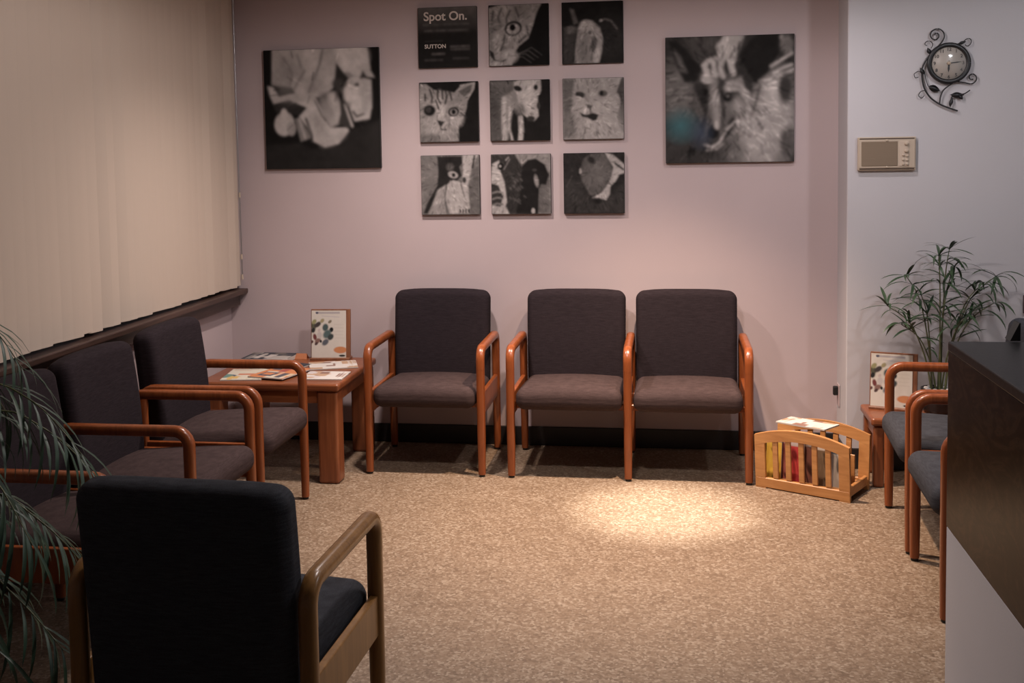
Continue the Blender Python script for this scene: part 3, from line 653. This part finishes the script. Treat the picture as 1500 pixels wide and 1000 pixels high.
table('corner_table', 'small low wood table in the right corner behind the armchair', .952, 1.45, -.632, -.316, .335, .05)

# magazines: bent covers with printed fronts
def cover(kind, seed):
    g = np.random.default_rng(seed); p = Paint(36, .5, 48)
    pal = {'warm': [(.55, .22, .10), (.6, .45, .3), (.35, .1, .08), (.62, .55, .45), (.10, .10, .12)],
           'mixed': [(.15, .25, .22), (.5, .2, .12), (.6, .55, .45), (.1, .12, .16), (.6, .4, .15)],
           'white': [(.62, .58, .54), (.55, .5, .48), (.25, .15, .12), (.6, .56, .52), (.45, .3, .2)],
           'dark': [(.06, .06, .07), (.15, .13, .12), (.4, .36, .33), (.1, .1, .1), (.5, .45, .42)]}[kind]
    p.put(np.ones(p.X.shape), pal[0] if kind != 'mixed' else pal[2])
    for k in range(16):
        c = pal[g.integers(len(pal))]; x, y = g.random(2); ww, hh = .06+.2*g.random(), .04+.16*g.random()
        (p.ell if g.random() < .4 else lambda a, b_, c_, d_, v: p.poly([(a-c_, b_-d_), (a+c_, b_-d_), (a+c_, b_+d_), (a-c_, b_+d_)], v))(x, y, ww, hh, c)
    for k in range(5): p.line([(.1, .06+.03*k), (.5+.4*g.random(), .06+.03*k)], .015, pal[g.integers(len(pal))], .02)
    return p
def magazine(label, loc, rz, kind, seed, wd=.205, ht=.275, th=.006, group=None, rx=0.0):
    t = thing('magazine', label, 'magazine', loc, rz, group)
    if rx: t.rotation_euler = (rx, 0, rz)
    obj('pages', box(-wd/2, wd/2, -ht/2, ht/2, .0004, th, .001, 1), PAPER, t)
    m = cover(kind, seed).mesh(wd, ht, 'cover'); obj('cover', m, PRINT, t, (0, 0, th+.0006), (-PI/2, 0, 0))
    return t
GM = 'magazines on the low table'; TZ = .5
magazine('colourful magazine at the left front of the low table', (-2.12, -.655, TZ), math.radians(8), 'mixed', 1, group=GM)
magazine('orange magazine lying left of the pale one on the low table', (-1.949, -.633, TZ+.0075), math.radians(-14), 'warm', 22, group=GM)
magazine('pale magazine at the front right corner of the low table', (-1.704, -.65, TZ), math.radians(-88), 'white', 3, wd=.195, ht=.215, group=GM)
magazine('white magazine in front of the brochure stand on the low table', (-1.748, -.375, TZ), math.radians(-70), 'white', 9, wd=.2, ht=.25, group=GM)
magazine('dark covered magazine in the middle of the low table', (-2.03, -.42, TZ), math.radians(72), 'dark', 5, group=GM)
magazine('thick catalogue at the back of the low table by the wall', (-2.15, -.235, TZ), math.radians(88), 'dark', 6, wd=.2, ht=.26, th=.022, group=GM)
# small folded orange card
cm = mesh_of('card', [(-.035, -.02, 0), (.035, -.02, 0), (.03, .0, .028), (-.03, 0, .028), (-.035, .02, 0), (.035, .02, 0)], [[0, 1, 2, 3], [3, 2, 5, 4]])
fc = obj('folded_card', cm, mat('orange_card', (.42, .15, .06), .6), None, (-1.985, -.185, TZ+.001))
sol = fc.modifiers.new('thickness', 'SOLIDIFY'); sol.thickness = .0012
tag(fc, 'small folded orange card at the back of the low table', 'card')

# brochure stands
def brochure_cover():
    p = Paint(66, (.60, .56, .50), 90)
    p.line([(.16, .055), (.80, .055)], .03, (.22, .2, .25), .03, .75); p.ell(.16, .055, .045, .022, (.1, .1, .14)); p.line([(.3, .12), (.8, .145)], .014, (.42, .38, .42), .02, .8)
    D = [(.06, .33, .07, .085, (.10, .10, .07)), (.18, .30, .1, .05, (.06, .05, .05)), (.05, .42, .06, .05, (.03, .03, .03)), (.40, .36, .085, .075, (.07, .10, .10)),
         (.57, .41, .06, .05, (.01, .01, .012)), (.45, .5, .12, .085, (.09, .13, .13)), (.55, .56, .09, .06, (.05, .06, .06)), (.40, .67, .1, .06, (.10, .11, .13)),
         (.1, .56, .05, .07, (.16, .05, .05)), (.18, .64, .09, .05, (.22, .13, .11)), (.02, .66, .04, .03, (.12, .06, .06)), (.08, .24, .07, .045, (.28, .27, .14)),
         (.31, .22, .06, .04, (.32, .28, .16)), (.53, .24, .055, .03, (.20, .17, .12)), (.22, .42, .04, .03, (.5, .42, .4)), (.27, .65, .03, .03, (.03, .03, .03)), (.14, .7, .05, .03, (.08, .05, .05)), (.23, .52, .07, .07, (.48, .44, .42))]
    for cx, cy_, rx, ry, c in D: p.ell(cx, cy_, rx, ry, c, -25, .5)
    p.ell(.83, .83, .19, .07, (.52, .22, .10), 0, .25); p.ell(.88, .95, .09, .022, (.03, .03, .03), 0, .4)
    for k in range(5): p.line([(.66, .3+.07*k), (.92, .3+.07*k)], .012, (.50, .45, .40), .02, .6)
    return p.fur(.03, 3)
BC = brochure_cover().mesh(.192, .258)
W_STAND = wood('brown_stand_wood', (.16, .06, .03), (.26, .11, .055), .4)
def stand(label, loc, rz):
    t = thing('brochure_stand', label, 'brochure stand', loc, rz, 'white brochure stands')
    obj('back_board', box(-.103, .116, -.004, .016, .004, .275, .002, 1), W_STAND, t, None, (math.radians(-6), 0, 0))
    obj('foot', box(-.103, .116, -.03, .055, 0, .012, .002, 1), W_STAND, t)
    obj('cover', BC, PRINT, t, (-.002, .0066, .139), (math.radians(-6), 0, 0))
    return t
stand('white brochure stand with animal pictures standing on the magazine table', (-1.822, -.20, TZ), math.radians(3))
stand('white brochure stand behind the arm of the right hand chair', (1.080, -.43, .335), math.radians(-18))

# ------------------------------------------------------------------ magazine rack
rk = thing('magazine_rack', 'pale pine magazine rack with slatted sides on the floor', 'magazine rack', (.418, -.652, 0), math.atan2(-.218, .400))
RW, RD, RH = .456, .25, .258
def arch(x): return RH+.042*(1-((x-RW/2)/(RW/2))**2)
lean = math.radians(4)
def rack_side(y, s):
    pa = bpy.data.objects.new('side_panel', box(0, RW, -.009, .009, .004, .052, .003, 1)); pa.data.materials.append(W_RACK); COL.objects.link(pa)
    pa.parent = rk; pa.location = (0, y, 0); pa.rotation_euler = (lean*s, 0, 0)
    xs = [RW*i/16 for i in range(17)]
    obj('top_rail', prism([(x, arch(x)) for x in xs]+[(x, arch(x)-.052) for x in xs[::-1]], -.009, .009), W_RACK, pa)
    for x0 in (0, RW-.05): obj('stile', prism([(x0, 0), (x0+.05, 0), (x0+.05, arch(x0+.05)-.02), (x0, arch(x0)-.02)], -.0085, .0085), W_RACK, pa)
    gap = (RW-.10-5*.026)/6
    for k in range(5):
        x0 = .05+gap*(k+1)+.026*k
        obj('slat', box(x0, x0+.026, -.006, .006, .055, arch(x0)-.045, .002, 1), W_RACK, pa)
    return pa
rack_side(.009, 1); rack_side(RD, -1)
obj('base_board', box(.02, RW-.02, .018, RD-.012, .03, .042), W_RACK, rk)
for x in (.004, RW-.022): obj('end_rail', box(x, x+.018, .018, RD-.01, .022, .068, .003, 1), W_RACK, rk)
obj('divider', box(.022, RW-.024, RD*.5, RD*.5+.008, .042, .19, .002, 1), W_RACK, rk)
# magazines standing in the rack
GR = 'magazines in the wooden rack'; RM = rk.matrix_basis.copy()
RM = Matrix.Translation(rk.location) @ Matrix.Rotation(rk.rotation_euler.z, 4, 'Z')
def upright(label, x, y, wd, ht, base, band, seed, tilt=-5):
    t = thing('magazine', label, 'magazine', RM @ Vector((x, y, .0425)), rk.rotation_euler.z, GR); t.rotation_euler = (math.radians(tilt), 0, rk.rotation_euler.z)
    obj('pages', box(-wd/2, wd/2, 0, .006, 0, ht, .001, 1), PAPER, t)
    g = np.random.default_rng(seed); p = Paint(28, base, 36)
    p.poly([(0, 0), (1, 0), (1, .16), (0, .16)], band)
    for k in range(7): p.ell(g.random(), .3+.65*g.random(), .06+.25*g.random(), .02+.10*g.random(), [np.array(base)*.3, np.array(base)*1.25, np.array(base)*.6][k % 3], 90*g.random(), .7)
    obj('cover', p.mesh(wd, ht), PRINT, t, (0, -.0006, ht/2)); return t
upright('yellow magazine at the left end of the wooden rack', .068, .045, .076, .205, (.55, .36, .06), (.18, .17, .16), 1)
upright('dark pink magazine behind the second gap of the rack', .120, .060, .076, .20, (.22, .07, .06), (.35, .2, .16), 2)
upright('red magazine in the middle left of the wooden rack', .178, .046, .076, .195, (.42, .05, .05), (.40, .34, .32), 3)
upright('brown magazine in the middle of the wooden rack', .242, .061, .076, .20, (.14, .06, .045), (.5, .4, .33), 4)
upright('black and white magazine right of the middle of the rack', .306, .047, .076, .195, (.16, .11, .07), (.5, .45, .4), 5)
ug = upright('grey catalogue with blue and red squares at the right of the rack', .370, .062, .076, .20, (.34, .31, .28), (.5, .46, .44), 6)
for x, c in ((-.016, (.03, .10, .16)), (.020, (.20, .02, .02))): obj('square_mark', box(x-.015, x+.015, -.0016, -.0008, .155, .185), mat('ink_square', c, .6), ug)
def flat_in_rack(label, x, y, z, tx, ty, rz, kind, seed):
    t = magazine(label, RM @ Vector((x, y, z)), rk.rotation_euler.z+rz, kind, seed, .15, .25, .007, GR); t.rotation_euler = (tx, ty, rk.rotation_euler.z+rz)
flat_in_rack('white magazine lying across the top of the wooden rack', .205, .125, .303, math.radians(0), math.radians(1.5), math.radians(84), 'white', 13)

# ------------------------------------------------------------------ wall intercom and clock, on the projecting wall
tb = thing('wall_intercom', 'beige intercom panel with grille and buttons below the clock', 'intercom', (1.0695, PY-.001, 1.576))
GRI = mat('brown_grille_cloth', (0.22, 0.165, 0.115), 0.8); n, l, b = nodes(GRI)
bump(n, l, b, noise(n, l, coords(n, l, (1, 1, 60)), 6, 2), .3, .002)
obj('body', box(-.1365, .1365, -.020, 0, -.082, .082, .004, 2), CREAM, tb)
obj('bezel', box(-.132, .132, -.024, -.018, -.070, .070, .003, 2), CREAM, tb)
obj('grille', box(-.120, .050, -.0265, -.022, -.060, .060, .002, 1), GRI, tb)
obj('control_plate', box(.056, .104, -.0265, -.022, -.062, .062, .002, 1), mat('light_cream_plate', (.56, .46, .37), .5), tb)
for z in (.0735, -.0735): obj('shadow_strip', box(-.128, .128, -.0225, -.0195, z-.003, z+.003), mat('brown_strip_shade', (.10, .07, .05), .6), tb)  # brown strips stand in for the shadow along the frame edges
kn = lathe([(.0005, .010), (.008, .010), (.009, .006), (.009, 0)], 14)
for x, z in ((.090, .048), (.090, .012)): obj('knob', kn, CREAM, tb, (x, -.0262, z), (PI/2, 0, 0))
bt = lathe([(.0005, .006), (.0055, .006), (.006, 0)], 12); BRN = mat('brown_button', (.06, .04, .03), .5)
for x, z in ((.076, -.008), (.094, -.012), (.076, -.030), (.094, -.032), (.076, -.052), (.094, -.052)): obj('button', bt, BRN if (x > .08) == (z > -.02) else CREAM, tb, (x, -.0262, z), (PI/2, 0, 0))
for z in (.065, -.065): obj('screw', bt, BRN, tb, (.0, -.0235, z), (PI/2, 0, 0))

CX, CZ = 1.352, 2.007
def ck(u, v, y=0.0): return ((1330+.15*u-1388)*.00315, y, -((30+.15*v-93)*.00315))
ck_ = thing('wall_clock', 'black wrought iron scroll wall clock with round white dial', 'clock', (CX, PY-.004, CZ))
cc = ck(390, 420)
ring = [(cc[0]+.0905*math.cos(a), -.016, cc[2]+.0885*math.sin(a)) for a in [2*PI*k/40 for k in range(41)]]
obj('rim', sweep(ring, .0085, .0115, (0, 1, 0), 10, 2.2), BLACK, ck_)
dial = lathe([(.0005, .016), (.086, .016), (.086, .002), (.0005, .002)], 40); obj('dial', dial, mat('ivory_dial', (.46, .42, .38), .4), ck_, cc, (PI/2, 0, 0))
NUM = mat('numeral_ink', (.05, .045, .045), .6)
for k in range(1, 13):
    a = PI/2-2*PI*k/12
    obj('numeral', text_mesh(str(k), .022, .0003, 'numeral', bold=.0004), NUM, ck_, (cc[0]+.066*math.cos(a), -.0168, cc[2]+.066*math.sin(a)), (PI/2, 0, 0))
def hand(a, ln, wd, y): 
    d = Vector((math.cos(a), 0, math.sin(a))); q = Vector((-d.z, 0, d.x)); c0 = Vector((cc[0], y, cc[2]))
    vs = [c0-d*.012+q*wd*.5, c0+d*ln*.6+q*wd, c0+d*ln, c0+d*ln*.6-q*wd, c0-d*.012-q*wd*.5]; vs = vs+[p+Vector((0, .0008, 0)) for p in vs]
    return mesh_of('hand', vs, [[0, 1, 2, 3, 4], [9, 8, 7, 6, 5]]+[[i, i+5, (i+1) % 5+5, (i+1) % 5] for i in range(5)])
obj('hour_hand', hand(-PI/2-.05, .045, .0045, -.0185), BLACK, ck_); obj('minute_hand', hand(.10, .062, .0026, -.0198), BLACK, ck_)
obj('hub', kn, BLACK, ck_, (cc[0], -.0165, cc[2]), (PI/2, 0, 0))
CRY = bpy.data.materials.new('clock_crystal'); CRY.use_nodes = True; n_, l_ = CRY.node_tree.nodes, CRY.node_tree.links
gl, tr, ms = n_.new('ShaderNodeBsdfGlossy'), n_.new('ShaderNodeBsdfTransparent'), n_.new('ShaderNodeMixShader')
gl.inputs['Roughness'].default_value = .08; ms.inputs[0].default_value = .06
l_.new(tr.outputs[0], ms.inputs[1]); l_.new(gl.outputs[0], ms.inputs[2]); l_.new(ms.outputs[0], n_['Material Output'].inputs['Surface'])
obj('crystal', lathe([(.0005, .034), (.03, .0325), (.06, .0285), (.084, .022)], 32), CRY, ck_, cc, (PI/2, 0, 0))
SC = [([(262, 270), (300, 230), (332, 185), (345, 140), (325, 92), (280, 68), (230, 85), (208, 125), (225, 165), (262, 178), (290, 150), (283, 118), (258, 112), (250, 132)], .0030),
      ([(232, 290), (165, 390), (130, 480), (135, 590), (160, 680), (220, 770), (310, 835), (400, 875), (482, 906)], .0036),
      ([(215, 265), (232, 225), (205, 190), (170, 195), (155, 222), (175, 235)], .0017), ([(470, 228), (520, 212), (560, 180), (592, 178), (606, 205), (592, 240), (562, 250), (548, 235)], .0020),
      ([(455, 605), (540, 620), (612, 635), (655, 605), (657, 562), (625, 535), (592, 552), (600, 588), (630, 588)], .0028), ([(305, 830), (314, 760), (340, 695), (390, 650), (440, 615)], .0030),
      ([(130, 505), (92, 495), (55, 520), (65, 558), (98, 552)], .0016), ([(168, 690), (122, 700), (100, 740), (128, 768), (155, 742)], .0018), ([(155, 500), (170, 580), (195, 650), (225, 665)], .0018),
      ([(410, 865), (415, 800), (425, 760), (470, 735), (540, 735), (600, 698)], .0024)]
for pts, rad in SC: obj('scroll', sweep(smooth_path([ck(u, v, -.012) for u, v in pts], 5), rad*1.15, sides=8, power=2), BLACK, ck_)
def iron_leaf(u0, v0, u1, v1, wd):
    a, b_ = Vector(ck(u0, v0, -.014)), Vector(ck(u1, v1, -.014)); d = b_-a; q = Vector((-d.z, 0, d.x)).normalized()*wd*.5
    L, R_, k = [], [], 8; vs, fs = [], []
    for i in range(k+1):
        t = i/k; c = a+d*t; ww = math.sin(PI*t**.8); vs += [c+q*ww, c+Vector((0, -.005*ww-.0006, 0)), c-q*ww, c+Vector((0, .001, 0))]
    for i in range(k):
        for s in range(4): fs.append([4*i+s, 4*i+(s+1) % 4, 4*i+4+(s+1) % 4, 4*i+4+s])
    return mesh_of('leaf', vs, fs, True)
for a in ((195, 650, 310, 700, .032), (480, 228, 556, 202, .015), (205, 320, 180, 255, .020), (150, 530, 108, 455, .020), (415, 745, 545, 745, .028), (540, 745, 400, 740, .02), (405, 860, 430, 765, .018), (530, 790, 480, 735, .018)):
    obj('leaf', iron_leaf(*a), BLACK, ck_)

# outlet on the return of the projecting wall, with a black plug
wo = thing('wall_outlet', 'pale wall outlet with a black plug, on the wall edge above the rack', 'outlet', (PX-.001, -.075, .325))
obj('plate', box(-.005, 0, -.036, .036, -.058, .058, .003, 1), WALL, wo); obj('plug', box(-.030, -.004, -.013, .013, -.002, .046, .006, 2), PLASTIC_B, wo)

# ------------------------------------------------------------------ reception counter
KX, KY0, KY1, KZ = .802, -5.5, -2.662, 1.05
ct = thing('reception_counter', 'reception counter with dark burl front and grey top, right edge', 'counter', (KX, KY1, 0))
L_ = KY0-KY1
obj('base_panel', box(.001, .62, L_+.001, -.001, 0, .507, .002, 1), C_LOW, ct)
obj('front_panel', box(0, .62, L_, 0, .507, KZ-.028, .002, 1), C_SIDE, ct)
obj('countertop', box(-.001, .70, L_, .001, KZ-.028, KZ, .004, 2), C_TOP, ct)
# small tray with slips on the counter
tr_ = thing('desk_tray', 'small black tray of white slips on the counter at the frame edge', 'tray', (.965, -3.02, KZ+.0005))
obj('tray', box(-.05, .07, -.05, .05, 0, .012, .003, 1), PLASTIC_B, tr_); obj('slip_pad', box(-.04, .055, -.04, .04, .012, .024), PAPER, tr_)

# ------------------------------------------------------------------ plants
def blade(ln, wd, droop, k=6, fold=.25, name='leaf'):
    vs, fs = [], []
    for i in range(k+1):
        t = i/k; x = ln*(math.sin(droop*t)/droop if droop > .01 else t); z = -ln*(1-math.cos(droop*t))/droop if droop > .01 else 0
        w_ = wd*.5*(math.sin(PI*min(1, t*.92+.06))**.7 if t < 1 else 0.02)
        vs += [(x, w_, z+w_*fold), (x, 0, z), (x, -w_, z+w_*fold)]
    for i in range(k):
        for s in (0, 1): fs.append([3*i+s, 3*i+s+1, 3*i+3+s+1, 3*i+3+s])
    return mesh_of(name, vs, fs, True)
# bamboo palm on the corner table
bp = thing('potted_bamboo_palm', 'bamboo palm in a black pot on the small corner table', 'plant', (1.285, -.475, .335))
obj('pot', lathe([(.0005, .001), (.062, .001), (.066, .02), (.074, .10), (.079, .105), (.079, .118), (.071, .118), (.069, .10), (.0005, .10)], 28), POT, bp)
obj('soil', lathe([(.0005, .108), (.05, .107), (.069, .103)], 24), SOIL, bp)
for k in range(9):
    a = 2*PI*k/9; obj('pebble', rbox(.014, .011, .008, .0075, None, 1, 2), PEB, bp, (.052*math.cos(a), .052*math.sin(a), .114), (0, 0, a))
LM = [blade(.13, .013, .9), blade(.16, .014, 1.5), blade(.105, .012, 1.9), blade(.14, .015, .5)]
r3 = random.Random(11)
canes = [(-.035, -.02, -.21, .42, -.03), (-.02, .03, -.12, .55, .02), (.0, -.03, -.02, .66, -.04), (.015, .02, .04, .68, .03), (.03, -.01, .16, .53, -.02), (.035, .03, .235, .55, .03), (-.01, 0, -.17, .33, -.05), (.01, -.02, .12, .40, -.06), (.0, .01, .07, .60, .0), (-.03, 0, -.06, .47, -.04), (.02, -.03, .20, .44, -.06)]
for (x0, y0, dx, h, dy) in canes:
    pth = smooth_path([(x0, y0, .10), (x0+dx*.15, y0+dy*.2, .10+h*.4), (x0+dx*.5, y0+dy*.6, .10+h*.8), (x0+dx, y0+dy, .10+h)], 4)
    cn = obj('cane', sweep(pth, .0045, sides=7, power=2, scale=[1-.55*i/(len(pth)-1) for i in range(len(pth))]), STEM, bp)
    tips = [(len(pth)-1, 7), (len(pth)-3, 5), (len(pth)-5, 4), (len(pth)-7, 3)]
    for idx, nl in tips:
        a0 = r3.random()*6.28
        for j in range(nl):
            a = a0+2*PI*j/nl+r3.uniform(-.4, .4); el = r3.uniform(-.9, .05)
            q = pth[max(idx, 3)]; tipy = -.475+q.y+.15*math.sin(a); tipx = 1.285+q.x+.15*math.cos(a)
            if tipy > PY-.03: a = -a; tipy = -.475+q.y+.15*math.sin(a)
            if tipy > PY-.03 or (tipx < 1.25 and q.z < .40): continue
            obj('leaf', r3.choice(LM), LEAF_D, cn, q, (r3.uniform(-.4, .4), el, a))
# foreground palm at the left edge
pp = thing('potted_palm', 'feathery green palm at the left edge in front of the window chairs', 'plant', (-2.02, -3.40, 0))
obj('pot', lathe([(.0005, .002), (.12, .002), (.13, .02), (.165, .26), (.175, .265), (.175, .29), (.158, .29), (.155, .25), (.0005, .25)], 32), POT_T, pp)
obj('soil', lathe([(.0005, .262), (.08, .260), (.155, .255)], 28), SOIL, pp)
LP = [blade(.21, .010, .8), blade(.24, .011, 1.2), blade(.17, .010, 1.0)]
r4 = random.Random(5)
fr = [(-.05, .95, .52, .62), (.25, .85, .50, .42), (-.35, .80, .50, .35), (.05, .62, .50, .15), (-.55, .55, .52, .05), (.45, .58, .46, .02), (-.15, .42, .48, -.05), (.1, 1.12, .34, .95), (2.4, .9, .3, .7), (3.6, .95, .25, .75), (1.4, .95, .4, .55), (-1.3, .9, .42, .45)]
for az, h, reach, hend in fr:
    dx, dy = math.cos(az), math.sin(az)
    pth = smooth_path([(0, 0, .25), (dx*reach*.18, dy*reach*.18, .25+h*.5), (dx*reach*.5, dy*reach*.5, .22+h*.85), (dx*reach*.82, dy*reach*.82, .22+(h*.75+hend*.25)*.9), (dx*reach*1.08, dy*reach*1.08, .25+(h*.45+hend*.55)*.8)], 5)
    f_ = obj('frond', sweep(pth, .0042, sides=6, power=2, scale=[1-.7*i/(len(pth)-1) for i in range(len(pth))]), STEM, pp)
    nP = len(pth)
    for j in range(12):
        t = .34+.64*j/11; i = min(nP-2, int(t*(nP-1))); p = pth[i].lerp(pth[i+1], t*(nP-1)-i); d = (pth[i+1]-pth[i]).normalized()
        for s in (-1, 1):
            a = az+s*(1.0-.45*t)+r4.uniform(-.12, .12); el = r4.uniform(.1, .5)+max(0, -d.z)*.6
            obj('leaflet', r4.choice(LP), LEAF_G, f_, p, (s*.3, el, a))
# small dark wedge-shaped desk card at the far edge of the counter
dc = thing('desk_card', 'small dark wedge shaped card standing at the far counter edge', 'card', (0.973, KY1+.012, KZ+.0003))
CARD = mat('dark_card', (.022, .024, .024), .7)
obj('front_leaf', prism([(0, 0), (.002, 0), (0.027, .052), (0.025, .052)], 0, .05), CARD, dc)
obj('back_leaf', prism([(0.025, 0), (0.028, 0), (0.028, .052), (0.025, .052)], 0, .05), CARD, dc)
obj('side_gusset', prism([(.002, 0), (0.026, 0), (0.026, .05)], 0, .002), CARD, dc)
# maroon framed notice at the right edge, on the alcove wall
nf = thing('wall_frame', 'dark maroon frame on the alcove wall cut by the right frame edge', 'frame', (1.853, PY-.001, .836))
obj('frame', box(-.14, .14, -.018, 0, -.045, .045, .003, 1), mat('maroon_frame', (.07, .035, .04), .5), nf)
obj('sheet', box(-.12, .12, -.0195, -.0175, -.03, .03), PAPER, nf)
